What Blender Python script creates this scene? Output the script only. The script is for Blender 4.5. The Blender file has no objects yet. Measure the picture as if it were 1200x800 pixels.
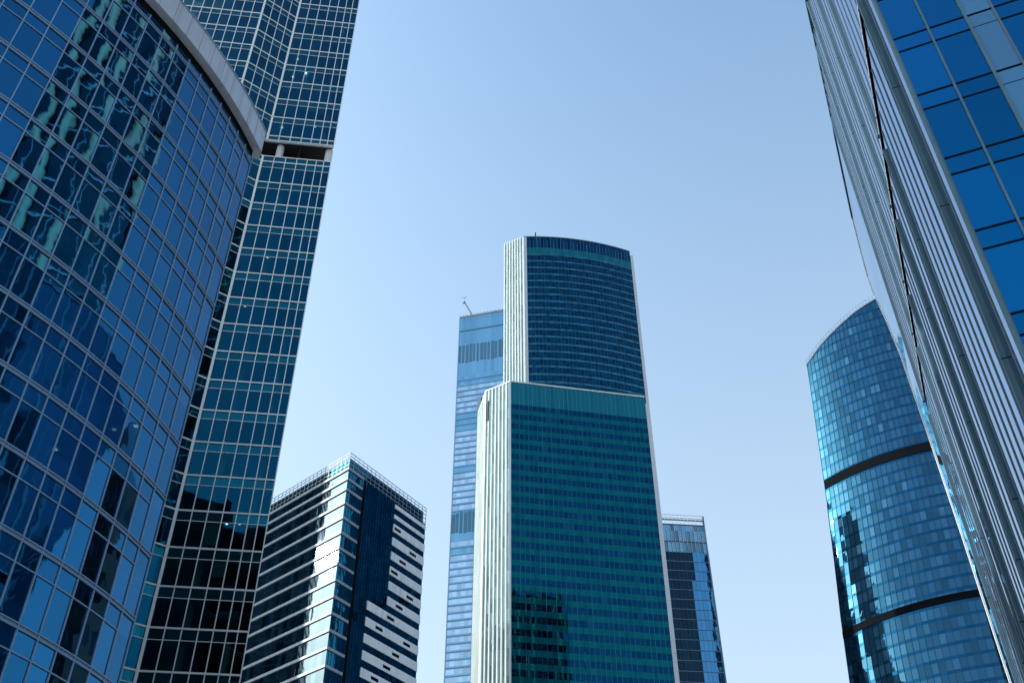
import bpy, math, random
import mathutils
from mathutils import Vector
R = math.radians
rng = random.Random(7)
C = bpy.context.scene.collection
CAM_Z = 1.6
F_PX, PITCH = 1166.7, R(39.706)

# ------------------------------------------------------------------ materials
class NT:
    def __init__(s, name):
        s.m = bpy.data.materials.new(name); s.m.use_nodes = True
        s.t = s.m.node_tree; s.t.nodes.clear()
        s.out = s.n('ShaderNodeOutputMaterial')
    def n(s, kind, **kw):
        nd = s.t.nodes.new(kind)
        for k, v in kw.items(): setattr(nd, k, v)
        return nd
    def l(s, a, b): s.t.links.new(a, b)
    def val(s, sock, v):
        if hasattr(v, 'is_output'): s.l(v, sock)
        else: sock.default_value = v
    def math(s, op, a, b=0.0, c=0.0):
        nd = s.n('ShaderNodeMath', operation=op)
        for i, v in enumerate((a, b, c)): s.val(nd.inputs[i], v)
        return nd.outputs[0]
    def mixc(s, f, a, b):
        nd = s.n('ShaderNodeMix', data_type='RGBA')
        s.val(nd.inputs[0], f); s.val(nd.inputs[6], a); s.val(nd.inputs[7], b)
        return nd.outputs[2]
def rgb(r, g, b): return (r, g, b, 1)

def solid(name, col, rough=.5, metal=0., var=.12, scale=.6, bump=0., spec=.4, streak=0.):
    """painted / anodised / stone surface with slight grime and roughness variation"""
    t = NT(name); p = t.n('ShaderNodeBsdfPrincipled')
    tc = t.n('ShaderNodeTexCoord'); no = t.n('ShaderNodeTexNoise')
    no.inputs['Scale'].default_value = scale; no.inputs['Detail'].default_value = 6
    t.l(tc.outputs['Object'], no.inputs['Vector'])
    dark = rgb(*[c * (1 - var) for c in col]); lite = rgb(*[min(1, c * (1 + var)) for c in col])
    base = t.mixc(no.outputs[0], dark, lite)
    if streak:      # rain streaks and dirt running down the cladding
        mp = t.n('ShaderNodeMapping'); mp.inputs['Scale'].default_value = (1.6, 1.6, .05); t.l(tc.outputs['Object'], mp.inputs[0])
        n2 = t.n('ShaderNodeTexNoise'); n2.inputs['Scale'].default_value = 1; n2.inputs['Detail'].default_value = 5; t.l(mp.outputs[0], n2.inputs['Vector'])
        f = t.n('ShaderNodeMapRange'); f.inputs[1].default_value = .48; f.inputs[2].default_value = .75; f.inputs[3].default_value = 0; f.inputs[4].default_value = streak
        t.l(n2.outputs[0], f.inputs[0]); base = t.mixc(f.outputs[0], base, rgb(*[c * .45 for c in col]))
    t.l(base, p.inputs['Base Color'])
    p.inputs['Metallic'].default_value = metal; p.inputs['Specular IOR Level'].default_value = spec
    t.l(t.math('MULTIPLY_ADD', no.outputs[0], .25, rough - .12), p.inputs['Roughness'])
    if bump:
        b = t.n('ShaderNodeBump'); b.inputs['Distance'].default_value = bump; b.inputs['Strength'].default_value = .6
        t.l(no.outputs[0], b.inputs['Height']); t.l(b.outputs[0], p.inputs['Normal'])
    t.l(p.outputs[0], t.out.inputs[0]); return t.m

def glass(name, tint, inner, r0=.6, power=4., tilt=.012, warp=.012, wscale=.35, rough=.02,
          see=None, varin=.6, blind=None, blindp=.0, tintvar=.12):
    """coated curtain-wall glass: tinted mirror over a dark (or see-through) inside; every pane has its own tilt"""
    t = NT(name)
    at = t.n('ShaderNodeAttribute', attribute_name='rnd', attribute_type='GEOMETRY')
    sp = t.n('ShaderNodeSeparateXYZ'); t.l(at.outputs['Vector'], sp.inputs[0])
    geo = t.n('ShaderNodeNewGeometry')
    v1 = t.n('ShaderNodeVectorMath', operation='SUBTRACT'); t.l(at.outputs['Vector'], v1.inputs[0]); v1.inputs[1].default_value = (.5, .5, .5)
    v2 = t.n('ShaderNodeVectorMath', operation='SCALE'); t.l(v1.outputs[0], v2.inputs[0]); v2.inputs['Scale'].default_value = tilt
    v3 = t.n('ShaderNodeVectorMath', operation='ADD'); t.l(geo.outputs['Normal'], v3.inputs[0]); t.l(v2.outputs[0], v3.inputs[1])
    v4 = t.n('ShaderNodeVectorMath', operation='NORMALIZE'); t.l(v3.outputs[0], v4.inputs[0])
    tc = t.n('ShaderNodeTexCoord'); no = t.n('ShaderNodeTexNoise')
    no.inputs['Scale'].default_value = wscale; no.inputs['Detail'].default_value = 1.5
    off = t.n('ShaderNodeVectorMath', operation='SCALE'); t.l(at.outputs['Vector'], off.inputs[0]); off.inputs['Scale'].default_value = 1.2
    add = t.n('ShaderNodeVectorMath', operation='ADD'); t.l(tc.outputs['Object'], add.inputs[0]); t.l(off.outputs[0], add.inputs[1])
    t.l(add.outputs[0], no.inputs['Vector'])
    b = t.n('ShaderNodeBump'); b.inputs['Strength'].default_value = 1; b.inputs['Distance'].default_value = warp
    t.l(no.outputs[0], b.inputs['Height']); t.l(v4.outputs[0], b.inputs['Normal'])
    g = t.n('ShaderNodeBsdfPrincipled'); g.inputs['Metallic'].default_value = 1; g.inputs['Roughness'].default_value = rough
    t.l(t.mixc(sp.outputs[2], rgb(*[c * (1 - tintvar) for c in tint]), rgb(*[min(1, c * (1 + tintvar)) for c in tint])), g.inputs['Base Color'])
    t.l(b.outputs[0], g.inputs['Normal'])
    if see:
        ins = t.n('ShaderNodeBsdfTransparent'); t.l(t.mixc(sp.outputs[0], rgb(*[k * .35 for k in see]), rgb(*[k * 1.6 for k in see])), ins.inputs[0])
    else:
        ins = t.n('ShaderNodeBsdfDiffuse')
        c = t.mixc(sp.outputs[0], rgb(*[k * (1 - varin) for k in inner]), rgb(*[k * (1 + varin) for k in inner]))
        if blind:
            c = t.mixc(t.math('LESS_THAN', sp.outputs[1], blindp), c, rgb(*blind))
        t.l(c, ins.inputs[0])
    lw = t.n('ShaderNodeLayerWeight'); lw.inputs[0].default_value = .5
    f = t.math('MULTIPLY_ADD', t.math('POWER', lw.outputs['Facing'], power), 1 - r0, r0)
    mx = t.n('ShaderNodeMixShader'); t.l(f, mx.inputs[0]); t.l(ins.outputs[0], mx.inputs[1]); t.l(g.outputs[0], mx.inputs[2])
    t.l(mx.outputs[0], t.out.inputs[0]); return t.m

def lamp_mat(name, col, s):
    t = NT(name); e = t.n('ShaderNodeEmission'); e.inputs[0].default_value = rgb(*col); e.inputs[1].default_value = s
    t.l(e.outputs[0], t.out.inputs[0]); return t.m

M = {}
M['alu']      = solid('brushed_aluminium', (.20, .32, .48), .4, .1)
M['alu_dark'] = solid('dark_aluminium', (.10, .13, .17), .45, .2)
M['white_al'] = solid('white_aluminium', (.80, .83, .85), .4, 0)
M['silver']   = solid('silver_cladding', (.50, .54, .62), .38, .25, .12, .25, streak=.4)
M['gasket']   = solid('black_gasket', (.005, .007, .010), .85, spec=.03)
M['soffit']   = solid('dark_soffit', (.035, .035, .04), .7)
M['slab']     = solid('interior_ceiling', (.30, .32, .33), .8)
M['slabB'] = solid('white_ceiling', (.62, .64, .62), .8)
M['core']     = solid('interior_core', (.06, .07, .08), .8)
M['shell']    = solid('rear_cladding', (.10, .14, .18), .5)
M['colpale']  = solid('pale_concrete', (.66, .66, .66), .6)
M['lamp']     = lamp_mat('ceiling_lamp_glow', (1, .95, .82), 2.2)
M['paving']   = solid('plaza_paving', (.30, .30, .30), .8, 0, .25, .15)
M['bandgrey'] = solid('grey_band_cladding', (.27, .335, .41), .5, spec=.2, streak=.5)
M['panelwht'] = solid('white_panel_cladding', (.74, .78, .83), .5, 0, .05, streak=.5)
M['finwhite'] = solid('cream_white_fin', (.63, .70, .70), .5, 0, .08, spec=.2, streak=.6)
M['pier']     = solid('lavender_grey_pier', (.52, .55, .60), .5)
M['steel']    = solid('grey_steel', (.22, .27, .33), .5, .1)
M['screen'] = solid('dark_steel_lattice', (.045, .09, .14), .6, 0, spec=.2)
M['louvreD'] = solid('blue_grey_louvre', (.06, .16, .25), .6, 0, spec=.1)
M['pilaster'] = solid('grey_teal_pilaster', (.075, .15, .21), .6, .0, .25, spec=.2, streak=.6)
M['louvre']   = solid('dark_louvre', (.02, .035, .055), .8, spec=.05)

M['gA']  = glass('deep_blue_glass', (.020, .155, .33), (0, 0, 0), r0=.76, tilt=.022, warp=.0075, wscale=.55, see=(.045, .10, .13))
M['gB']  = glass('teal_blue_glass', (.006, .105, .20), (0, 0, 0), r0=.52, tilt=.02, warp=.008, wscale=.45, see=(.20, .44, .44))
M['gBs'] = glass('teal_spandrel_glass', (.010, .135, .21), (.005, .045, .065), r0=.6, tilt=.02, warp=.02, varin=.7)
M['gC']  = glass('navy_glass', (.02, .19, .30), (.003, .025, .045), r0=.6, tilt=.02, varin=.7)
M['gCl'] = glass('dark_office_glass', (.19, .28, .40), (.004, .014, .024), r0=.30, tilt=.012, warp=.004, varin=.8)
M['gCw'] = glass('pale_corner_glass', (.65, .78, .92), (.4, .48, .55), r0=.8, tilt=.02, varin=.1)
M['gD']  = glass('hazed_blue_glass', (.22, .46, .64), (.09, .20, .30), r0=.75, tilt=.03, varin=.5)  # tint lightened to stand in for distance haze
M['gDp'] = glass('hazed_pale_glass', (.50, .64, .80), (.29, .37, .47), r0=.75, tilt=.06, varin=.4, tintvar=.25)  # pale window tint, with distance haze put into the colour
M['gE']  = glass('teal_window_glass', (.003, .06, .14), (.002, .02, .04), r0=.65, tilt=.015, warp=.004, varin=.9, blind=(.01, .10, .15), blindp=.05, tintvar=.15)
M['gEs'] = glass('teal_spandrel', (.005, .13, .165), (.002, .10, .135), r0=.35, tilt=.006, warp=.004, varin=.2)
M['gEc'] = glass('teal_crown_glass', (.015, .17, .22), (.01, .09, .11), r0=.65, tilt=.02, varin=.2)
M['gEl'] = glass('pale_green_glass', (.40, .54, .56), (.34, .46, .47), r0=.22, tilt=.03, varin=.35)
M['gF']  = glass('dark_teal_glass', (.006, .06, .14), (.003, .02, .04), r0=.62, tilt=.05, varin=.9, tintvar=.4)
M['gFb'] = glass('grey_teal_band', (.05, .20, .25), (.03, .12, .15), r0=.6, tilt=.05, varin=.6, tintvar=.35)
M['gFc'] = glass('light_teal_fin', (.10, .34, .42), (.08, .22, .27), r0=.5)
M['gG']  = glass('sky_blue_glass', (.09, .30, .54), (.03, .14, .27), r0=.75, tilt=.006, varin=.3)
M['gGd'] = glass('black_and_reflection_glass', (.02, .055, .09), (.005, .016, .025), r0=.5, tilt=.05, varin=.9)  # plain dark glass, and the painted reflection on the small distant tower
M['gGc'] = glass('crown_mesh_glass', (.20, .38, .52), (.09, .2, .28), r0=.6, tilt=.08, varin=.5, tintvar=.5)
M['gH']  = glass('mid_blue_glass', (.04, .125, .22), (.018, .065, .115), r0=.7, tilt=.045, varin=.5, tintvar=.30, blind=(.09, .22, .34), blindp=.07)
M['gHs'] = glass('blue_spandrel', (.012, .085, .185), (.008, .043, .09), r0=.7, tilt=.03, varin=.4)
M['gI']  = glass('grazing_mirror_glass', (.22, .44, .72), (.012, .03, .05), r0=.16, power=1.6, tilt=.010, warp=.003)
M['gIr'] = glass('royal_blue_glass', (.005, .14, .34), (.002, .04, .10), r0=.8, tilt=.05, warp=.012, wscale=.3, varin=.4, tintvar=.25)
M['gIp'] = glass('pale_blue_panel', (.12, .28, .45), (.08, .19, .30), r0=.5, tilt=.01, varin=.1)
M['blind'] = solid('grey_blind_fabric', (.42, .45, .45), .8)
M['colbeige'] = solid('beige_column_cladding', (.46, .36, .25), .6)
M['brick'] = solid('dark_brown_brick', (.045, .026, .022), .8, 0, .35, .9)
M['gZ']  = glass('smoked_glass', (.01, .03, .05), (.004, .009, .013), r0=.4, tilt=.02, varin=.5)

# ------------------------------------------------------------------ mesh helpers
class MB:
    def __init__(s): s.v, s.f, s.r = [], [], []
    def face(s, pts, rnd=None):
        i = len(s.v); s.v += [tuple(p) for p in pts]; s.f.append(tuple(range(i, i + len(pts))))
        s.r.append(rnd or (rng.random(), rng.random(), rng.random()))
    def hexa(s, b, t):
        """closed prism from bottom ring b and top ring t (ccw from above)"""
        n = len(b); i = len(s.v); s.v += [tuple(p) for p in b] + [tuple(p) for p in t]
        q = (rng.random(), rng.random(), rng.random())
        fs = [tuple(i + k for k in reversed(range(n))), tuple(i + n + k for k in range(n))]
        fs += [(i + k, i + (k + 1) % n, i + n + (k + 1) % n, i + n + k) for k in range(n)]
        s.f += fs; s.r += [q] * len(fs)
    def prism(s, poly, z0, z1):
        a = sum(poly[k][0] * poly[(k + 1) % len(poly)][1] - poly[(k + 1) % len(poly)][0] * poly[k][1] for k in range(len(poly)))
        if a < 0: poly = poly[::-1]
        s.hexa([(x, y, z0) for x, y in poly], [(x, y, z1) for x, y in poly])
    def tube(s, p0, p1, r, n=8, r1=None):
        p0, p1 = Vector(p0), Vector(p1); d = (p1 - p0).normalized()
        a = d.cross(Vector((0, 0, 1)) if abs(d.z) < .9 else Vector((1, 0, 0))).normalized(); b = d.cross(a)
        r1 = r if r1 is None else r1
        ring = lambda p, q: [p + (a * math.cos(2 * math.pi * k / n) - b * math.sin(2 * math.pi * k / n)) * q for k in range(n)]
        s.hexa(ring(p0, r)[::-1], ring(p1, r1)[::-1])
    def build(s, name, mat, parent=None, smooth=False):
        me = bpy.data.meshes.new(name); me.from_pydata(s.v, [], s.f)
        a = me.attributes.new('rnd', 'FLOAT_VECTOR', 'FACE')
        a.data.foreach_set('vector', [c for q in s.r for c in q])
        me.materials.append(M[mat] if isinstance(mat, str) else mat)
        o = bpy.data.objects.new(name, me); C.objects.link(o)
        if parent:
            o.parent = parent; o.matrix_parent_inverse = mathutils.Matrix.Translation(-Vector(parent.location))
        return o
def thing(name, label, cat, loc, group=None):
    o = bpy.data.objects.new(name, None); C.objects.link(o); o.location = loc
    o.empty_display_size = 2
    o['label'] = label; o['category'] = cat
    if group: o['group'] = group
    return o
# plan polylines run left -> right as seen from OUTSIDE the wall; outward = (ty, -tx)
def offs(st, d):
    out = []
    for i, p in enumerate(st):
        ns = []
        for a, b in ((i - 1, i), (i, i + 1)):
            if a >= 0 and b < len(st):
                tx, ty = st[b][0] - st[a][0], st[b][1] - st[a][1]; L = math.hypot(tx, ty); ns.append((ty / L, -tx / L))
        nx, ny = sum(n[0] for n in ns), sum(n[1] for n in ns); L = math.hypot(nx, ny); nx /= L; ny /= L
        k = d / max(.35, nx * ns[0][0] + ny * ns[0][1])
        out.append((p[0] + nx * k, p[1] + ny * k))
    return out
def ribbon(mb, st, d0, d1, z0, z1):
    """closed strip following the wall, from offset d0 (inner) to d1 (outer)"""
    a, b = offs(st, d0), offs(st, d1)
    for i in range(len(st) - 1):
        mb.prism([b[i], b[i + 1], a[i + 1], a[i]], z0, z1)
def panes(mb, st, d, z0, z1):
    o = offs(st, d)
    for i in range(len(st) - 1):
        (x0, y0), (x1, y1) = o[i], o[i + 1]
        mb.face([(x0, y0, z0), (x1, y1, z0), (x1, y1, z1), (x0, y0, z1)])
def post(mb, st, i, w, d0, d1, z0, z1):
    """upright at station i"""
    a = st[max(0, i - 1)]; b = st[min(len(st) - 1, i + 1)]
    tx, ty = b[0] - a[0], b[1] - a[1]; L = math.hypot(tx, ty); tx /= L; ty /= L
    i_, o_ = offs(st, d0)[i], offs(st, d1)[i]; h = w / 2
    mb.prism([(o_[0] - tx * h, o_[1] - ty * h), (o_[0] + tx * h, o_[1] + ty * h), (i_[0] + tx * h, i_[1] + ty * h), (i_[0] - tx * h, i_[1] - ty * h)], z0, z1)
def split(p, q, n): return [(p[0] + (q[0] - p[0]) * k / n, p[1] + (q[1] - p[1]) * k / n) for k in range(n + 1)]
def divide(st, size):
    out = []
    for a, b in zip(st, st[1:]):
        n = max(1, round(math.dist(a, b) / size)); out += split(a, b, n)[:-1]
    return out + [st[-1]]
def part(name, mat, parent, fn, *args):
    mb = MB(); fn(mb, *args); return mb.build(name, mat, parent)
def lerp(p, q, s): return (p[0] + (q[0] - p[0]) * s, p[1] + (q[1] - p[1]) * s)
def pol(az, d): return (d * math.sin(R(az)), d * math.cos(R(az)))
def project(p):
    x, y, z = p[0], p[1], p[2] - CAM_Z
    c, s = math.cos(PITCH), math.sin(PITCH); w = y * c + z * s; u = -y * s + z * c
    return (598 + F_PX * x / w, 400 - F_PX * u / w) if w > .1 else (9e3, 9e3)
def seen_area(q):
    P = [project(p) for p in q]
    cx, cy = sum(p[0] for p in P) / 4, sum(p[1] for p in P) / 4
    if not (-15 < cx < 1215 and -15 < cy < 815): return 0
    return abs(sum(P[k][0] * P[(k + 1) % 4][1] - P[(k + 1) % 4][0] * P[k][1] for k in range(4))) / 2
def pane_parts(name, mat, parent, quads, limit=100):
    """the panes that show largest become parts, the rest one stuff part"""
    quads = sorted(quads, key=lambda q: -seen_area(q))
    for q in quads[:limit]:
        mb = MB(); mb.face(q); mb.build(name, mat, parent)
    if quads[limit:]:
        mb = MB()
        for q in quads[limit:]: mb.face(q)
        mb.build(name, mat, parent)['kind'] = 'stuff'
def quad(st, i, d, z0, z1):
    o = offs(st, d); (x0, y0), (x1, y1) = o[i], o[i + 1]
    return [(x0, y0, z0), (x1, y1, z0), (x1, y1, z1), (x0, y0, z1)]
Z = lambda h: h + CAM_Z      # height above the lens -> height above the ground

# ------------------------------------------------------------------ ground
mb = MB(); mb.face([(-6000, -6000, 0), (6000, -6000, 0), (6000, 6000, 0), (-6000, 6000, 0)])
g = mb.build('ground', 'paving'); g['kind'] = 'structure'

# ================================================================== A  curved glass office block (near left)
def build_curved_block():
    T = thing('curved_office_block', 'near deep blue glass office block with convex front under a silver parapet', 'office building', (-45, 55, 0))
    cx, cy, rad = -66.11, 64.49, 44.04
    aR = math.atan2(57.0 - cy, -22.72 - cx); step = 1.5 / rad
    st = [(cx + rad * math.cos(aR - k * step), cy + rad * math.sin(aR - k * step)) for k in range(26, -1, -1)]
    zt = Z(68.3)
    floors = [Z(42.3 - 4.2 * k) for k in range(-6, 10)]
    quads = []
    for zf in floors:
        for i in range(len(st) - 1):
            quads.append(quad(st, i, 0, zf - 1.3, zf))
            quads.append(quad(st, i, 0, zf - 4.2, zf - 1.3))
    for i in range(len(st) - 1): quads.append(quad(st, i, 0, floors[0], zt))
    pane_parts('glass_pane', 'gA', T, quads)
    for zf in floors:
        def band(mb):
            ribbon(mb, st, -.02, .11, zf + .075, zf + .145); ribbon(mb, st, -.02, .10, zf - .165, zf - .095)
            ribbon(mb, st, -.02, .02, zf - .09, zf + .07)
        part('floor_band', 'alu', T, band)
        part('transom', 'alu', T, ribbon, st[:-1], -.02, .07, zf - 1.34, zf - 1.27)
    for i in range(len(st)):
        part('mullion', 'alu', T, post, st, i, .075, -.02, .08, 0, zt - .02)
    # narrow glazed end return without transoms
    e0 = st[-1]; e1 = (e0[0] - .35, e0[1] + .75)
    part('end_glazing', 'gA', T, panes, [e0, e1], 0, 0, zt)
    part('shadow_gap', 'gasket', T, ribbon, st, -.5, -.05, zt, zt + .9)
    par = part('parapet', 'silver', T, ribbon, st + [e1], -.6, .65, zt + .9, zt + 3.6)
    for i in range(0, len(st)):
        part('panel_joint', 'alu_dark', par, post, st, i, .03, .6, .655, zt + .9, zt + 3.6)
    part('parapet_coping', 'alu', T, ribbon, st + [e1], -.7, .72, zt + 3.6, zt + 3.72)
    inn = offs(st, -8.5)
    for zf in floors:
        part('floor_slab', 'slab', T, ribbon, st, -8.5, -.12, zf - .16, zf + .06)
    part('core_wall', 'core', T, lambda mb: mb.prism(inn + [(-75, 78), (-88, 30)], 0, zt + 2))
    for k in range(14):
        zf = rng.choice(floors[4:13]); i = rng.randrange(9, 25); p = offs(st, -rng.uniform(1., 3.5))[i]
        part('ceiling_light', 'lamp', T, lambda mb: mb.prism([(p[0] - .13, p[1] - .13), (p[0] + .13, p[1] - .13), (p[0] + .13, p[1] + .13), (p[0] - .13, p[1] + .13)], zf - .22, zf - .17))
build_curved_block()

# ================================================================== B  folded glass tower (left, behind A)
def build_folded_tower():
    T = thing('folded_glass_tower', 'tall teal glass tower with white grid frames, inward fold and open column storey', 'skyscraper', (-35, 97, 0))
    Fp = (-34.2, 89.5); tR = (.9929, .119)
    ws = [1.62, 1.55, 1.53, 1.40, 1.25, 1.03, .95]
    W1 = [Fp]
    for w in ws: W1.append((W1[-1][0] + tR[0] * w, W1[-1][1] + tR[1] * w))
    O = (Fp[0] - 4.25, Fp[1] - 3.44)
    W2 = split(O, Fp, 4)
    L3 = (O[0] - tR[0] * 15, O[1] - tR[1] * 15); W3 = split(L3, O, 10)
    Rb = (W1[-1][0] - 6.4, W1[-1][1] + 13.6); W0 = split(W1[-1], Rb, 9)
    st = W3 + W2[1:] + W1[1:]
    iO, iF, iR = 10, 14, 21
    g0, g1, top = Z(107.5), Z(111.1), Z(166)
    fl = [Z(106.5 - 4.2 * k) for k in range(0, 26)]; fu = [Z(112.0 + 4.2 * k) for k in range(0, 13)]
    quads = []
    rows = []
    for zf in fl: rows += [(zf - 1.15, zf, 's'), (max(0, zf - 4.2), zf - 1.15, 'p')]
    rows.append((fl[0], g0, 's'))
    for zf in fu: rows += [(zf, zf + 3.05, 'p'), (zf + 3.05, zf + 4.2, 's')]
    rows.append((g1, fu[0], 's'))
    qs = {'s': [], 'p': []}
    for z0, z1, kind in rows:
        for i in range(len(st) - 1): qs[kind].append(quad(st, i, 0, z0, z1))
    pane_parts('glass_pane', 'gB', T, qs['p']); pane_parts('spandrel_pane', 'gBs', T, qs['s'])
    for zf in fl + fu:
        part('floor_band', 'white_al', T, ribbon, st, -.02, .12, zf - .085, zf + .085)
        part('transom', 'white_al', T, ribbon, st, -.02, .06, zf - 1.19, zf - 1.13)
    part('edge_rail', 'white_al', T, ribbon, st, -.3, .14, g0, g0 + .14)
    part('edge_rail', 'white_al', T, ribbon, st, -.3, .14, g1 - .14, g1)
    for i in range(len(st)):
        w, d = (.30, .22) if i in (iO, iF) else (.095, .09)
        nm = 'fold_pier' if i in (iO, iF) else 'mullion'
        part(nm, 'white_al', T, post, st, i, w, -.02, d, 0, g0)
        part(nm, 'white_al', T, post, st, i, w, -.02, d, g1, top)
    part('side_wall', 'gBs', T, lambda mb: (panes(mb, W0, 0, 0, g0), panes(mb, W0, 0, g1, top)))
    full = st + W0[1:]
    i3 = offs(full, -.3); i6 = offs(full, -4.2)
    back = [(Rb[0] - 10, Rb[1] + 6), (L3[0] - 2, L3[1] + 24)]
    part('soffit', 'soffit', T, lambda mb: mb.prism(i3[:-1] + back, g1 - .12, g1 + .25))
    part('terrace_slab', 'soffit', T, lambda mb: mb.prism(i3[:-1] + back, g0 - .3, g0))
    for zf in fl + fu:
        part('floor_slab', 'slabB', T, ribbon, full, -4.2, -.12, zf - .12, zf + .12)
    part('core_wall', 'core', T, lambda mb: mb.prism(i6 + back, 0, top))
    for i, back_d in ((iF + 1, 1.1), (iR - 1, 1.1), (iO - 3, 1.1)):
        p = offs(st, -back_d)[i]
        part('column', 'colpale', T, lambda mb: mb.tube((p[0] + .3, p[1], g0 - .2), (p[0] + .3, p[1], g1 + .1), .52, 20))
    for k in range(24):
        zf = rng.choice(fl[4:24] + fu[:8]); i = rng.randrange(iF + 1, iR - 1); p = offs(st, -rng.uniform(.5, 2.2))[i]; p = (p[0] + rng.uniform(-.5, .5), p[1])
        part('ceiling_light', 'lamp', T, lambda mb: mb.prism([(p[0] - .11, p[1] - .11), (p[0] + .11, p[1] - .11), (p[0] + .11, p[1] + .11), (p[0] - .11, p[1] + .11)], zf - .2, zf - .14))
    part('roof', 'shell', T, lambda mb: mb.prism(i3[:-1] + back, top, top + .5))
    zs = [(a - 4.2, a) for a in fl[2:24]] + [(a, a + 4.2) for a in fu[:9]]
    for k in range(46):
        z0, z1 = rng.choice(zs); i = rng.choice(list(range(iF, iR - 1)) * 2 + list(range(1, iF))); dr = rng.uniform(.5, 2.6)
        o = offs(st, -.16); q0, q1 = lerp(o[i], o[i + 1], .06), lerp(o[i], o[i + 1], .94)
        part('roller_blind', 'blind', T, lambda mb: mb.prism([q0, q1, (q1[0], q1[1] + .03), (q0[0], q0[1] + .03)], z1 - 1.15 - dr, z1 - .2))
    for i in (iF + 2, iF + 5, iO - 3, iO - 6, iO + 2):
        p = offs(st, -1.5)[i]
        part('inner_column', 'colpale', T, lambda mb: (mb.tube((p[0], p[1], 0), (p[0], p[1], g0 - .2), .4, 14), mb.tube((p[0], p[1], g1), (p[0], p[1], top - .2), .4, 14)))
build_folded_tower()

# ================================================================== C  striped office building (left of centre)
def build_striped():
    T = thing('striped_office_building', 'dark office building striped by pale floor bands, lattice screen along its roof edge', 'office building', (-40, 240, 0))
    K = (-40.8, 214.1); Lf = lerp(K, (-65.4, 237.3), 1.35); Rt = (-23.3, 242.2)
    st = [Lf, K, Rt]; top = Z(135.8)
    bz = [Z(z) for z in (136, 133.0, 130.0)] + [Z(126.1 - 4.1 * k) for k in range(0, 31)]
    L, Rr = [Lf, K], [K, Rt]
    lc = lerp(K, Lf, .135)
    for a, b in zip(bz, bz[1:] + [0]):
        part('window_band', 'gCl', T, panes, divide([Lf, K], 1.6), 0, max(0, b), a)
    part('side_glazing', 'gC', T, lambda mb: [panes(mb, divide(Rr, 1.5), 0, max(0, b), a) for a, b in zip(bz, bz[1:] + [0])])
    def mull(s0, s1, n):
        mb = MB()
        for k in range(n + 1):
            p = lerp(K, Rt, s0 + (s1 - s0) * k / n); q = lerp(K, Rt, s0 + (s1 - s0) * k / n + .0035)
            ribbon(mb, [p, q], -.02, .03, 0, bz[0])
        return mb
    mull(.21, .995, 26).build('mullion_grid', 'gZ', T)
    m2 = mull(.02, .165, 5); m2.build('mullion_grid', 'gZ', T)
    stub = lerp(K, Rt, .175)
    for n, z in enumerate(bz):
        part('floor_band', 'bandgrey', T, ribbon, [Lf, K, stub], -.02, .30, z - .33, z + .33)
    # dark recessed shaft on the right face
    part('recess', 'gasket', T, ribbon, [lerp(K, Rt, .19), lerp(K, Rt, .215)], -.05, .12, 0, bz[0])
    nwin = 0
    for n, z in enumerate(bz):
        s0 = .585 if n < 8 else .36
        if n == 8: s0 = .36
        h = .55 if n < 2 else 1.12
        zz = z - (1.2 if n < 2 else 1.5)
        b0, b1 = lerp(K, Rt, s0), Rt
        pn = part('white_panel', 'panelwht', T, ribbon, [b0, b1], -.02, .22, zz - h, zz + h)
        if n < 2: continue
        for j in range(3):
            s = .90 - .135 * ((n - 2) % 3) * .9 - .335 * j + .03
            if s < s0 + .0 or s + .085 > 1: continue
            w = part('slot_window', 'gasket', T, ribbon, [lerp(K, Rt, s), lerp(K, Rt, s + .085)], .2, .226, zz - .45, zz + .35)
    # roof lattice
    zt = Z(140.4)
    scr = MB()
    for st2, n in ((divide([Lf, K], 1.7), 0), (divide([K, Rt], 1.7), 0)):
        for z in (top + .5, top + 1.7, top + 2.9, top + 4.1, top + 5.0):
            ribbon(scr, [st2[0], st2[-1]], -.06, .06, z, z + .13)
        for i in range(len(st2)): post(scr, st2, i, .11, -.05, .05, top, top + 5.1)
    scr.build('roof_screen', 'steel', T)
    back = [(-5, 262), (-70, 285)]
    part('roof_plant', 'gC', T, lambda mb: mb.prism(offs(st, -.9) + [(-44, 262), (-78, 258)], top, top + 4.3))
    inn = offs(st, -.15)
    part('rear_wall', 'shell', T, lambda mb: mb.prism(inn + [(-47, 266), (-80, 262)], 0, top))
build_striped()

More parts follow.
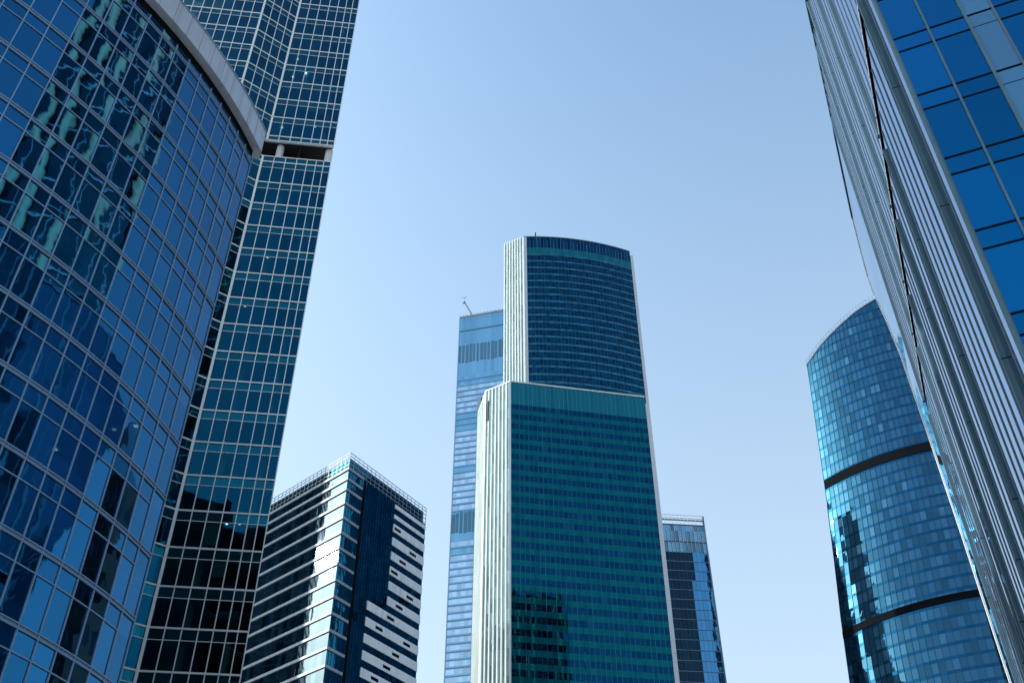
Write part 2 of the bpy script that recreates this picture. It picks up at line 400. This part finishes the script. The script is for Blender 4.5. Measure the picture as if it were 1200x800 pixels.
# ================================================================== D  far blue tower
def build_blue_tower():
    T = thing('banded_blue_tower', 'slim distant blue tower with pale window bands behind the two teal towers', 'skyscraper', (-10, 500, 0))
    A_ = pol(-3.84, 488); B_ = pol(-.459, 479.5); Rt = lerp(A_, B_, 1.5)
    st = divide([A_, Rt], 2.4); top = Z(425)
    sp = [(A_[0] + 1, A_[1] + 30), A_]
    edge = [0]
    part('crown', 'gD', T, panes, st, 0, top - 24, top - 1)
    part('roof_rail', 'steel', T, lambda mb: (ribbon(mb, [st[0], st[-1]], -.3, .3, top - 1.2, top), [post(mb, st, i, .35, -.2, .2, top - 4, top + .9) for i in range(len(st))]))
    part('belt', 'louvreD', T, ribbon, [st[0], st[-1]], 0, .2, top - 13.1, top - 12.3)
    def louv(z0, z1):
        part('louvre_storey', 'gD', T, panes, st, 0, z0, z1)
        mb = MB()
        for i in range(len(st) - 1):
            s2 = [lerp(st[i], st[i + 1], .1), lerp(st[i], st[i + 1], rng.uniform(.65, .97))]
            ribbon(mb, s2, -.05, .2, z0 + rng.uniform(0, 1), z1 - rng.uniform(0, 1.5))
        mb.build('louvre', 'louvreD', T)
    z = top - 24; louv(z - 15, z); z -= 15
    part('plain_storey', 'gD', T, panes, st, 0, z - 10, z); z -= 10
    n = 0
    while z > 4:
        h = 4.15
        y = z - CAM_Z
        if 268 < y <= 282 or 160 < y <= 172.5:
            louv(z - 13.5, z); z -= 13.5
            part('plain_storey', 'gD', T, panes, st, 0, z - 5, z); z -= 5; continue
        pale = n not in (0, 1, 7, 8, 9, 16, 24)
        mb = MB(); o = offs(st, 0)
        part('window_band', 'gDp' if pale else 'gD', T, panes, st, 0, z - h + 1.35, z)
        part('spandrel_band', 'gD', T, ribbon, [st[0], st[-1]], -.05, .12, z - h, z - h + 1.35)
        part('dark_line', 'louvreD', T, ribbon, [st[0], st[-1]], -.05, .2, z - h + .2, z - h + .5)  # narrow darker line along each spandrel
        z -= h; n += 1
    part('corner_strip', 'alu', T, post, st, 0, .5, -.2, .25, 0, top)
    inn = offs([st[0], st[-1]], -.2)
    part('rear_wall', 'shell', T, lambda mb: mb.prism(inn + [(Rt[0] + 2, Rt[1] + 40), (A_[0] + 10, A_[1] + 40)], 0, top - 1.5))
    # window-cleaning crane on the roof edge
    K = thing('roof_crane', 'small grey jib crane leaning over the roof edge of the far banded blue tower', 'crane', (A_[0] + 8, A_[1] + .5, top - 1.5))
    b = (A_[0] + 8.2, A_[1] + .3, top - 1.5)
    part('crane_base', 'steel', K, lambda mb: mb.prism([(b[0] - 1, b[1] - 1), (b[0] + 1, b[1] - 1), (b[0] + 1, b[1] + 1), (b[0] - 1, b[1] + 1)], b[2], b[2] + 3))
    tip = (A_[0] + 2.6, A_[1] - 3., top + 10.5)
    part('jib', 'steel', K, lambda mb: mb.tube((b[0], b[1], b[2] + 2.4), tip, .55, 8, .4))
    part('jib_head', 'steel', K, lambda mb: (mb.tube(tip, (tip[0] - .2, tip[1], tip[2] + 3.6), .18), mb.tube((tip[0] - 1.4, tip[1], tip[2] + 3.6), (tip[0] + 1.6, tip[1], tip[2] + 4.0), .16), mb.tube((tip[0] - .5, tip[1], tip[2] - 1.4), (tip[0] + .3, tip[1], tip[2] + .3), .6)))
build_blue_tower()

# ================================================================== E  front teal tower
def build_teal_front():
    T = thing('front_teal_tower', 'lower green teal glass tower in the middle, flat topped, striped by floor bands', 'skyscraper', (20, 300, 0))
    K = (0, 274); Rt = pol(9.49, 287); Lf = pol(-1.74, 279.8); L2 = pol(-2.24, 293)
    top = Z(209.6); fr = divide([K, Rt], 1.55)
    cz = top - 9.5
    part('crown', 'gEc', T, panes, fr, 0, cz, top - .25)
    z = cz; n = 0
    while z > 0:
        part('window_band', 'gE', T, panes, fr, 0, z - 2.1, z)
        part('spandrel_band', 'gEs', T, panes, fr, 0, max(-.1, z - 4.0), z - 2.1)
        z -= 4.0
    for i in range(1, len(fr) - 1):
        part('mullion', 'gFb', T, post, fr, i, .10, -.02, .10, 0, cz)
        part('crown_fin', 'gFc', T, post, fr, i, .09, -.02, .1, cz - rng.choice((0, 0, 2.2)), top - .3)
    part('roof_edge', 'finwhite', T, ribbon, [L2, Lf, K, Rt], -.5, .25, top - .3, top + .25)
    part('corner_pier', 'finwhite', T, post, [Lf, K, Rt], 1, .55, -.25, .26, 0, top - .3)
    ls = split(Lf, K, 7)
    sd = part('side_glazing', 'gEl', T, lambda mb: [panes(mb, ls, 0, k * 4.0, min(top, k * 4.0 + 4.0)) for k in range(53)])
    for i in range(0, 7):
        part('side_fin', 'finwhite', T, post, ls, i, .42 if i else .7, -.1, .4, 0, top - .3)
    part('slot_opening', 'gasket', T, lambda mb: ribbon(mb, [lerp(Lf, K, .115), lerp(Lf, K, .155)], .05, .47, top - 13.5, top - 5.0))
    l2 = split(L2, Lf, 8)
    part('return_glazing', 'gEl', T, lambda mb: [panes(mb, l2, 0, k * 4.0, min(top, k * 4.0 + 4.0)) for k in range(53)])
    for i in range(0, 8):
        part('return_fin', 'finwhite', T, post, l2, i, .5, -.1, .25, 0, top - .3)
    r0 = lerp(K, Rt, 1.002); r1 = lerp(K, Rt, 1.03)
    part('end_pier', 'pier', T, ribbon, [r0, (r1[0], r1[1] - .3)], -3, .15, 0, top - 3.0)
    # rear stair tower peeping out on the left
    q0 = pol(-2.30, 300); q1 = pol(-1.2, 300)
    part('stair_tower', 'gE', T, lambda mb: mb.prism([q0, q1, (q1[0], q1[1] + 9), (q0[0], q0[1] + 9)], 0, Z(.739 * 300)))
    part('stair_edge', 'gEl', T, lambda mb: mb.prism([(q0[0] - .2, q0[1] - .2), (q0[0] + 1.1, q0[1] - .2), (q0[0] + 1.1, q0[1] - .03), (q0[0] - .2, q0[1] - .03)], 0, Z(.739 * 300) + .1))
    inn = offs([L2, Lf, K, Rt], -.2)
    part('rear_wall', 'shell', T, lambda mb: mb.prism(inn + [(44, 303), (-9, 296)], 0, top - .4))
build_teal_front()

# ================================================================== F  rear teal tower
def build_teal_rear():
    T = thing('rear_teal_tower', 'tallest dark teal tower in the middle with bowed front and ribbed pale side', 'skyscraper', (28, 350, 0))
    K = pol(1.05, 320); Rt = pol(9.55, 334); Lf = pol(-.43, 324.5); top = Z(328)
    tx, ty = Rt[0] - K[0], Rt[1] - K[1]; L = math.hypot(tx, ty); nx, ny = ty / L, -tx / L
    N = 33; sag = 2.9
    fr = [(K[0] + tx * s + nx * sag * 4 * s * (1 - s), K[1] + ty * s + ny * sag * 4 * s * (1 - s)) for s in [k / N for k in range(N + 1)]]
    cz = top - 11.2
    part('crown', 'gF', T, panes, fr, 0, cz + 4, top - .5)
    part('crown_base', 'gEc', T, panes, fr, 0, cz, cz + 4)
    for i in range(1, N):
        part('crown_fin', 'gFc', T, post, fr, i, .12, -.02, .15, cz + rng.choice((0, 2, 4)), top - rng.choice((.6, 2.5)))
    z = cz
    while z > 0:
        part('window_band', 'gF', T, lambda mb: (panes(mb, fr, 0, z - 2.0, z - .9), panes(mb, fr, 0, z - 3.1, z - 2.0), panes(mb, fr, 0, max(-.1, z - 4.0), z - 3.1)))
        part('floor_band', 'gFb', T, panes, fr, .12, z - .9, z)
        z -= 4.0
    for i in range(1, N):
        part('mullion', 'gFb', T, post, fr, i, .075, -.02, .09, 0, cz)
    part('roof_edge', 'alu_dark', T, ribbon, fr, -.5, .2, top - .5, top)
    part('corner_pier', 'finwhite', T, post, [Lf] + fr, 1, .8, -.3, .3, 0, top - .5)
    part('corner_strip', 'pier', T, ribbon, fr[:2], -.05, .16, 0, top - .5)
    ls = split(Lf, K, 7)
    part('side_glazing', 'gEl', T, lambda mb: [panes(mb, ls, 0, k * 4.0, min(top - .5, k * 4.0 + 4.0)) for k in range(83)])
    for i in range(7):
        part('side_fin', 'finwhite', T, post, ls, i, .5, -.1, .5, 0, top - .1)
    r1 = lerp(K, Rt, 1.028)
    part('end_pier', 'pier', T, ribbon, [(Rt[0] + .15, Rt[1] + .1), (r1[0], r1[1])], -4, .1, 0, top - 2.6)
    inn = offs([Lf] + fr, -.25)
    part('rear_wall', 'shell', T, lambda mb: mb.prism(inn + [(52, 356), (0, 352)], 0, top - .6))
    p = pol(2.07, 322)
    A_ = thing('roof_mast', 'short dark mast standing on the roof edge of the tallest dark teal tower', 'mast', (p[0], p[1], top - .3))
    part('mast_pole', 'gasket', A_, lambda mb: (mb.tube((p[0], p[1], top - .6), (p[0], p[1], top + 4.6), .3, 8, .22)))
    part('mast_foot', 'gasket', A_, lambda mb: mb.prism([(p[0] - .6, p[1] - .6), (p[0] + .6, p[1] - .6), (p[0] + .6, p[1] + .6), (p[0] - .6, p[1] + .6)], top - .6, top + .5))
build_teal_rear()

# ================================================================== G  small distant tower right of centre
def build_small_tower():
    T = thing('small_glass_tower', 'small distant glass tower, left half coloured as a dark reflection, right half sky blue, railed roof', 'skyscraper', (72, 395, 0))
    A0 = (65.6, 372.6); B0 = (82.1, 374.3); A_ = lerp(A0, B0, -1.0)
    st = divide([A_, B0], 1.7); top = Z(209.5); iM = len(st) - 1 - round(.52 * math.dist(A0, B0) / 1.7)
    part('crown', 'gGc', T, lambda mb: (panes(mb, st, 0, top - 3, top), panes(mb, st, 0, top - 8.2, top - 3), panes(mb, st, 0, top - 13, top - 8.2)))
    for i in range(len(st)):
        part('crown_rod', 'white_al', T, lambda mb: post(mb, st, i, .16, .26, .38, top - 13 + rng.uniform(0, 1.6), top - rng.uniform(1.5, 4)))
    part('crown_rail', 'alu_dark', T, ribbon, [st[0], st[-1]], -.02, .25, top - 8.3, top - 8.0)
    part('crown_rail', 'alu_dark', T, ribbon, [st[0], st[-1]], -.02, .25, top - .3, top)
    z = top - 13; n = 0
    while z > 0:
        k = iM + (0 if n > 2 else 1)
        part('painted_reflection_band', 'gGd', T, panes, st[:k + 1], 0, max(0, z - 4.2), z)  # dark reflection on the left half, painted as darker panes
        part('window_band', 'gG', T, panes, st[k:], 0, max(0, z - 4.2), z)
        part('floor_line', 'alu', T, ribbon, [st[0], st[-1]], -.02, .16, z - 4.2 - .12, z - 4.2 + .12)
        z -= 4.2; n += 1
    for i in range(len(st)):
        part('mullion', 'alu_dark', T, post, st, i, .07, -.02, .06, 0, top - 13)
    part('edge_strip', 'alu', T, post, st, len(st) - 1, .55, -.4, .15, 0, top)
    back = [(B0[0] + 1, B0[1] + 22), (A_[0], A_[1] + 22)]
    part('rear_wall', 'shell', T, lambda mb: mb.prism(offs([st[0], st[-1]], -.2) + back, 0, top - .2))
    rail = MB()
    ring = [st[0], st[-1]]
    for zz in (3.2, 4.6): ribbon(rail, ring, -.5, -.3, top + zz, top + zz + .18)
    for i in range(0, len(st), 1): post(rail, st, i, .1, -.45, -.33, top, top + (4.7 if i % 3 == 0 else 4.6))
    rail.build('roof_rail', 'white_al', T)
    part('cradle_rail', 'steel', T, ribbon, ring, -1.2, -.7, top + 2.4, top + 2.9)
    part('corner_bracket', 'alu_dark', T, post, st, len(st) - 1, .5, -1.2, .2, top, top + 4.4)
build_small_tower()

# ================================================================== H  curved blue tower (right)
def build_sail_tower():
    T = thing('curved_blue_tower', 'blue sail-shaped tower with bowed front, sloping curved roofline and two dark belts', 'skyscraper', (170, 345, 0))
    caz = 26.0; cd = 374.; rad = 62.; cx, cy = pol(caz, cd)
    dx, dy = -math.sin(R(caz)), -math.cos(R(caz))
    def P(phi):     # phi > 0 goes to the right as seen by the camera
        c, s = math.cos(phi), math.sin(phi)
        return (cx + rad * (dx * c - dy * s), cy + rad * (dx * s + dy * c))
    def azd(phi):
        x, y = P(phi); return math.degrees(math.atan2(x, y)), math.hypot(x, y)
    # which way is left?
    sg = 1 if azd(.1)[0] < caz else -1
    Q = lambda phi: P(-sg * phi)
    def left(h):
        tab = [(0, 18.3), (60, 18.6), (118, 19.05), (134, 19.25), (158, 19.68), (185, 20.12), (232, 20.75), (262, 21.0)]
        for (h0, a0), (h1, a1) in zip(tab, tab[1:]):
            if h <= h1: az = a0 + (a1 - a0) * (h - h0) / (h1 - h0); break
        lo, hi = -.75, 0.
        for _ in range(40):
            m = (lo + hi) / 2
            x, y = Q(m)
            if math.degrees(math.atan2(x, y)) < az: lo = m
            else: hi = m
        return hi
    def roof(phi):
        x, y = Q(phi); az, d = math.degrees(math.atan2(x, y)), math.hypot(x, y)
        tab = [(20.0, .727), (20.75, .7385), (21.2, .748), (22.0, .7635), (22.8, .776), (23.7, .788), (24.7, .7995), (25.5, .806), (26.2, .8105), (27.5, .816), (29, .815), (35, .80)]
        for (a0, t0), (a1, t1) in zip(tab, tab[1:]):
            if az <= a1: return (t0 + (t1 - t0) * (az - a0) / (a1 - a0)) * d + CAM_Z
        return .8 * d + CAM_Z
    NB = 36; phiR = .50
    def row(mb, z0, z1, clip=True, d=0.):
        l0, l1 = left(z0 - CAM_Z), left(z1 - CAM_Z)
        for k in range(NB):
            p = [l0 + (phiR - l0) * k / NB, l0 + (phiR - l0) * (k + 1) / NB]; q = [l1 + (phiR - l1) * k / NB, l1 + (phiR - l1) * (k + 1) / NB]
            def pt(ph, z):
                x, y = Q(ph); r = math.hypot(x - cx, y - cy); return (x + (x - cx) / r * d, y + (y - cy) / r * d, z)
            za, zb = (min(z1, roof(q[0])), min(z1, roof(q[1]))) if clip else (z1, z1)
            if za <= z0 + .05 and zb <= z0 + .05: continue
            mb.face([pt(p[0], z0), pt(p[1], z0), pt(q[1], max(z0 + .02, zb)), pt(q[0], max(z0 + .02, za))])
    belts = [(Z(186), 3.5), (Z(133.2), 2.3)]
    z = 0.; pitch = 4.02
    while z < 262:
        bl = [b for b in belts if z <= b[0] < z + pitch]
        mb = MB(); row(mb, z, min(z + 1.05, 262))
        if mb.f: mb.build('spandrel_band', 'gHs', T)
        mb = MB(); row(mb, z + 1.05, min(z + pitch, 262))
        if mb.f: mb.build('window_band', 'gH', T)
        z += pitch
    for zc, h in belts:
        mb = MB(); row(mb, zc - h / 2, zc + h / 2, d=.2); mb.build('dark_belt', 'gasket', T)
    for k in range(0, NB + 1):
        mb = MB(); zz = 0
        while zz < 260:
            z1 = zz + 20; ph = [left(q - CAM_Z) + (phiR - left(q - CAM_Z)) * k / NB for q in (zz, min(z1, 261))]
            top = min(z1, roof(ph[1])); 
            if top <= zz: break
            (xa, ya), (xb, yb) = Q(ph[0]), Q(ph[1])
            w = .075
            ra = math.hypot(xa - cx, ya - cy); ux, uy = (xa - cx) / ra, (ya - cy) / ra; vx, vy = -uy, ux
            ring = lambda x, y, z: [(x - vx * w, y - vy * w, z), (x + ux * .14 - vx * w, y + uy * .14 - vy * w, z), (x + ux * .14 + vx * w, y + uy * .14 + vy * w, z), (x + vx * w, y + vy * w, z)]
            mb.hexa(ring(xa, ya, zz), ring(xb, yb, top)); zz = z1
        mb.build('mullion', 'gHs', T)
    # railing that follows the curved roof edge
    rail = MB(); n = 46; l = left(232)
    ph = [l + (phiR - l) * k / n for k in range(n + 1)]
    for a, b in zip(ph, ph[1:]):
        (xa, ya), (xb, yb) = Q(a), Q(b)
        for dz in (.9, 2.1): rail.tube((xa, ya, roof(a) + dz), (xb, yb, roof(b) + dz), .09, 5)
        rail.tube((xa, ya, roof(a) - .2), (xa, ya, roof(a) + 2.2), .09, 5)
    rail.build('roof_rail', 'alu', T)
    edge = MB()
    for a, b in zip(ph, ph[1:]):
        (xa, ya), (xb, yb) = Q(a), Q(b); edge.tube((xa, ya, roof(a)), (xb, yb, roof(b)), .28, 6)
    edge.build('roof_edge', 'alu_dark', T)
    # solid body behind the front, sliced so that it follows the flare and the roof
    body = MB(); N = 14
    for z0, z1 in [(k * 20, k * 20 + 20) for k in range(12)]:
        l0 = left(z1 - CAM_Z) + .004
        f = [Q(l0 + (phiR - l0) * k / N) for k in range(N + 1)]
        f = [(x - (x - cx) * .008, y - (y - cy) * .008) for x, y in f]
        bk = [(cx + 30, cy + 10), (cx - 10, cy + 25), (f[0][0] + 24, f[0][1] + 40)]
        if z0 < 220: body.prism(f + bk, z0, min(z1, 229))
    body.build('rear_wall', 'shell', T)
    # sloping roof skin
    rf = MB()
    for a, b in zip(ph, ph[1:]):
        (xa, ya), (xb, yb) = Q(a), Q(b)
        ax, ay = xa - (xa - cx) * .5, ya - (ya - cy) * .5; bx, by = xb - (xb - cx) * .5, yb - (yb - cy) * .5
        rf.face([(xa, ya, roof(a)), (xb, yb, roof(b)), (bx, by, roof(b) - 6), (ax, ay, roof(a) - 6)])
    rf.build('roof', 'shell', T)
build_sail_tower()

# ================================================================== I  near right building
def build_right_block():
    T = thing('finned_glass_building', 'near right building with ribbed mirror side wall and royal blue glass front', 'office building', (40, 45, 0))
    az = R(22.8); tv = (math.sin(az), math.cos(az)); nv = (-tv[1], tv[0])
    c0 = pol(33.55, 30.5)
    S = lambda t: (c0[0] + tv[0] * t, c0[1] + tv[1] * t)
    Rf = lambda u: (c0[0] + .9219 * u, c0[1] - .3875 * u)
    slot0, slot1 = Z(46.3), Z(47.6)
    def roof(t): return Z(83.0 if t < 31 else 84.3 if t < 45.6 else 84.8)
    bay = 1.53
    pil = {3.06, 13.77, 19.89, 27.54, 33.66, 42.84}
    nb = 28
    for k in range(nb):
        t0, t1 = k * bay, (k + 1) * bay
        for z0, z1 in ((0, slot0), (slot1, roof(t0 + .5))):
            zs = [z0]
            while zs[-1] + 8.06 < z1: zs.append(zs[-1] + 8.06)
            zs.append(z1)
            part('glass_strip', 'gI', T, lambda mb: [panes(mb, [S(t1), S(t0)], 0, a, b) for a, b in zip(zs, zs[1:])])
        if not any(abs(t1 - p) < .1 for p in pil):
            part('mullion', 'alu_dark', T, lambda mb: [ribbon(mb, [S(t1 + .05), S(t1 - .05)], -.02, .042, a, b) for a, b in ((0, slot0), (slot1, roof(t1 - .1)))])
    for p in sorted(pil):
        def pl(mb):
            for a, b in ((0, slot0), (slot1, roof(p) + .15)):
                z = a
                while z < b - .1:
                    q = min(b, z + 8.06)
                    ribbon(mb, [S(p + .16), S(p - .16)], -.05, .20 if p < 12 else .14, z + .03, q - .03); z = q
        part('pilaster', 'pilaster', T, pl)
        part('pilaster_joint', 'gasket', T, lambda mb: [ribbon(mb, [S(p + .14), S(p - .14)], -.04, .185 if p < 12 else .125, z - .1, z + .1) for z in [8.06 * k for k in range(1, 10)] if abs(z - slot0 - .7) > 2])
    part('slot_recess', 'gasket', T, ribbon, [S(41.8), S(0)], -.7, -.42, slot0 - .3, slot1 + .5)
    part('slot_rail', 'pier', T, ribbon, [S(42), S(-.3)], -.01, .035, slot1, slot1 + .10)
    part('roof_edge', 'pilaster', T, lambda mb: (ribbon(mb, [S(31), S(0)], -.3, .22, Z(83), Z(83.3)), ribbon(mb, [S(45.6), S(31)], -.3, .10, Z(84.3), Z(84.6)), ribbon(mb, [S(59), S(45.6)], -.3, .10, Z(84.8), Z(85.1))))
    # smooth end bay flaring out towards the roof
    e = [(48.2, 0), (48.4, 20), (48.9, 38.5), (50.3, 49), (52.4, 59.4), (56.5, 67), (60.5, 73), (63.5, 77), (64.5, 80.3), (62.5, 82.6), (59, 84.8)]
    e = [(t, z + (CAM_Z if z else 0)) for t, z in e]
    endp = MB()
    for (ta, za), (tb, zb) in zip(e, e[1:]):
        n = max(1, round((zb - za) / 4.03))
        for j in range(n):
            z0, z1 = za + (zb - za) * j / n, za + (zb - za) * (j + 1) / n
            a0, a1 = ta + (tb - ta) * j / n, ta + (tb - ta) * (j + 1) / n
            p, q, u, w = S(a0), S(nb * bay), S(nb * bay), S(a1)
            endp.face([(p[0], p[1], z0), (q[0], q[1], z0), (u[0], u[1], z1), (w[0], w[1], z1)])
    endp.build('smooth_end_bay', 'gI', T)
    trim = MB()
    for (ta, za), (tb, zb) in zip(e, e[1:]):
        p, q = S(ta), S(tb); trim.tube((p[0], p[1], za), (q[0], q[1], zb), .08, 6)
    trim.build('end_trim', 'pier', T)
    # corner pier
    part('corner_pier', 'pilaster', T, lambda mb: mb.tube((c0[0], c0[1], 0), (c0[0], c0[1], Z(83)), .11, 16))
    # right hand face
    us = [0, 1.56, 3.1, 4.2] + [4.2 + 1.53 * k for k in range(1, 16)]
    fz = [Z(38.4 + 4.03 * k) for k in range(-9, 12)]
    st = [Rf(u) for u in us]
    quads = []
    for zf in fz:
        for i in range(len(us) - 1):
            if i == 2: continue
            quads.append(quad(st, i, 0, zf - .95, zf)); quads.append(quad(st, i, 0, max(0, zf - 4.03), zf - .95))
    pane_parts('glass_pane', 'gIr', T, quads)
    for zf in fz:
        part('pale_panel', 'gIp', T, lambda mb: panes(mb, st[2:4], .04, max(0, zf - 4.03), zf - .14))
        part('panel_gap', 'gasket', T, panes, st[2:4], .02, zf - .14, zf)
        part('transom', 'gasket', T, lambda mb: ribbon(mb, [st[0], st[-1]], -.02, .025, zf - .04, zf + .04))
        part('transom', 'gasket', T, lambda mb: (ribbon(mb, st[:3], -.02, .025, zf - .98, zf - .91), ribbon(mb, [st[3], st[-1]], -.02, .025, zf - .98, zf - .91), ribbon(mb, st[2:4], -.02, .05, zf - .96, zf - .93)))
    for i in range(1, len(us)):
        part('face_mullion', 'pilaster' if i != 3 else 'alu_dark', T, post, st, i, .085 if i != 2 else .12, -.02, .09, 0, Z(83))
    back = [Rf(us[-1]), (S(60)[0] + 30, S(60)[1] - 20), (S(48)[0] + 4, S(48)[1] - .5), S(47.9)]
    ring = [S(47.8), S(0.2), Rf(.2), Rf(us[-1])]
    inn = offs([S(47.9), c0, Rf(us[-1])], -.5)
    part('rear_wall', 'core', T, lambda mb: mb.prism(inn + [(S(45)[0] + 24, S(45)[1] - 10)], 0, Z(82.6)))
build_right_block()

# ================================================================== unseen neighbours outside the frame, added for their reflections in the glass
def build_column_tower():
    T = thing('column_fronted_tower', 'dark tower with tall pale columns, mirrored in the curved glass front on the left', 'skyscraper', (95, 40, 0))
    a, b, c, d = (80, 74), (80, 6), (112, 6), (112, 74)
    w = divide([a, b], 2.0); n = divide([d, a], 2.0); top = 238
    for z in range(0, 236, 12):
        part('glass_band', 'gGd', T, lambda mb: [panes(mb, x, 0, zz, min(top, zz + 4)) for zz in (z, z + 4, z + 8) for x in (w, n)])
    for z in range(12, 236, 12):
        part('floor_edge', 'bandgrey', T, ribbon, [d, a, b], -.02, .25, z - .15, z + .35)
    for i in range(1, len(w) - 1, 2):
        part('mullion', 'bandgrey', T, post, w, i, .14, -.02, .12, 0, top)
    for y in (71, 62.5, 54, 38, 29.5, 21, 9):
        part('column', 'colbeige', T, lambda mb: mb.tube((78.2, y, 0), (78.2, y, top), .95, 18))
    for x in (84, 92, 108):
        part('column', 'colbeige', T, lambda mb: mb.tube((x, 75.9, 0), (x, 75.9, top), .95, 18))
    part('rear_wall', 'core', T, lambda mb: mb.prism([(80.3, 73.7), (80.3, 6.3), (112, 6.3), (112, 73.7)], 0, top))
build_column_tower()
def build_brick_tower():
    T = thing('brick_tower', 'dark brown brick tower with pointed roof, mirrored near the end of the curved front', 'tower', (78, 118.5, 0))
    b = [(71, 112), (85, 112), (85, 125), (71, 125)]; h = 98
    part('brick_wall', 'brick', T, lambda mb: mb.prism(b, 0, h))
    part('pointed_roof', 'screen', T, lambda mb: mb.hexa([(x, y, h) for x, y in b], [(78 + (x - 78) * .06, 118.5 + (y - 118.5) * .06, h + 17) for x, y in b]))
    for z in range(3, 96, 8):
        for k in range(4):
            part('window', 'gGd', T, lambda mb: ribbon(mb, [(70.95, 115 + 3 * k), (70.95, 113.4 + 3 * k)], -.02, .03, z, z + 4.5))
            part('window', 'gGd', T, lambda mb: ribbon(mb, [(72.6 + 3.2 * k, 111.95), (74.2 + 3.2 * k, 111.95)], -.02, .03, z, z + 4.5))
build_brick_tower()
def build_hidden_tower():
    T = thing('dark_slab_tower', 'dark slab tower behind the left buildings, unseen and added to be mirrored in the striped office wall', 'skyscraper', (-131, 246, 0))
    ring = [(-138, 233), (-125, 233), (-125, 259)]  # unseen slab, footprint shaped for its dark reflection on the striped wall
    for z in range(0, 212, 4):
        part('glass_band', 'gGd', T, panes, divide(ring, 2.2), 0, z, z + 3.2)
        part('floor_edge', 'screen', T, ribbon, ring, -.1, .12, z + 3.2, z + 4)
    part('rear_wall', 'core', T, lambda mb: mb.prism([(-138, 233.3), (-125.3, 233.3), (-125.3, 259), (-138, 259)], 0, 212))
build_hidden_tower()

# ------------------------------------------------------------------ light, sky, camera
SUN_AZ, SUN_EL = -82., 27.
w = bpy.data.worlds.new('World'); bpy.context.scene.world = w; w.use_nodes = True
nt = w.node_tree; bg = nt.nodes['Background']
sky = nt.nodes.new('ShaderNodeTexSky'); sky.sky_type = 'NISHITA'; sky.sun_disc = False
sky.sun_elevation = R(SUN_EL); sky.sun_rotation = R(SUN_AZ)
sky.air_density = 1.2; sky.dust_density = 4.0; sky.ozone_density = 1.6; sky.altitude = 100
tint = nt.nodes.new('ShaderNodeMix'); tint.data_type = 'RGBA'; tint.blend_type = 'MULTIPLY'
tint.inputs[0].default_value = 1; tint.inputs[7].default_value = (.89, 1.05, 1.05, 1)
nt.links.new(sky.outputs[0], tint.inputs[6])
# pale summer air towards the horizon
tco = nt.nodes.new('ShaderNodeTexCoord'); sxyz = nt.nodes.new('ShaderNodeSeparateXYZ'); nt.links.new(tco.outputs['Generated'], sxyz.inputs[0])
ramp = nt.nodes.new('ShaderNodeMapRange'); nt.links.new(sxyz.outputs[2], ramp.inputs[0])
ramp.inputs[1].default_value = .05; ramp.inputs[2].default_value = .88; ramp.inputs[3].default_value = .85; ramp.inputs[4].default_value = .0
pale = nt.nodes.new('ShaderNodeMix'); pale.data_type = 'RGBA'; nt.links.new(ramp.outputs[0], pale.inputs[0])
nt.links.new(tint.outputs[2], pale.inputs[6]); pale.inputs[7].default_value = (2.18, 2.46, 2.70, 1)
nt.links.new(pale.outputs[2], bg.inputs[0]); bg.inputs[1].default_value = .12
sd = bpy.data.lights.new('sun', 'SUN'); sd.energy = 2.4; sd.angle = R(.5); sd.color = (1, .97, .93)
so = bpy.data.objects.new('sun', sd); C.objects.link(so)
dirv = Vector((math.sin(R(SUN_AZ)) * math.cos(R(SUN_EL)), math.cos(R(SUN_AZ)) * math.cos(R(SUN_EL)), math.sin(R(SUN_EL))))
so.rotation_euler = dirv.to_track_quat('Z', 'Y').to_euler(); so.location = dirv * 600
cd = bpy.data.cameras.new('camera'); co = bpy.data.objects.new('camera', cd); C.objects.link(co)
cd.lens = 35; cd.sensor_width = 36; cd.clip_start = .1; cd.clip_end = 20000; cd.shift_x = 2 / 1200
co.location = (0, 0, CAM_Z); co.rotation_euler = (R(90) + PITCH, 0, 0)
sc = bpy.context.scene; sc.camera = co
sc.render.engine = 'CYCLES'
sc.cycles.use_denoising = True
sc.cycles.caustics_reflective = False; sc.cycles.caustics_refractive = False
sc.cycles.sample_clamp_indirect = 4.0
sc.cycles.max_bounces = 8; sc.cycles.glossy_bounces = 5; sc.cycles.transparent_max_bounces = 8; sc.cycles.diffuse_bounces = 3
sc.view_settings.view_transform = 'Standard'; sc.view_settings.look = 'None'; sc.view_settings.exposure = 1.5; sc.view_settings.gamma = 1
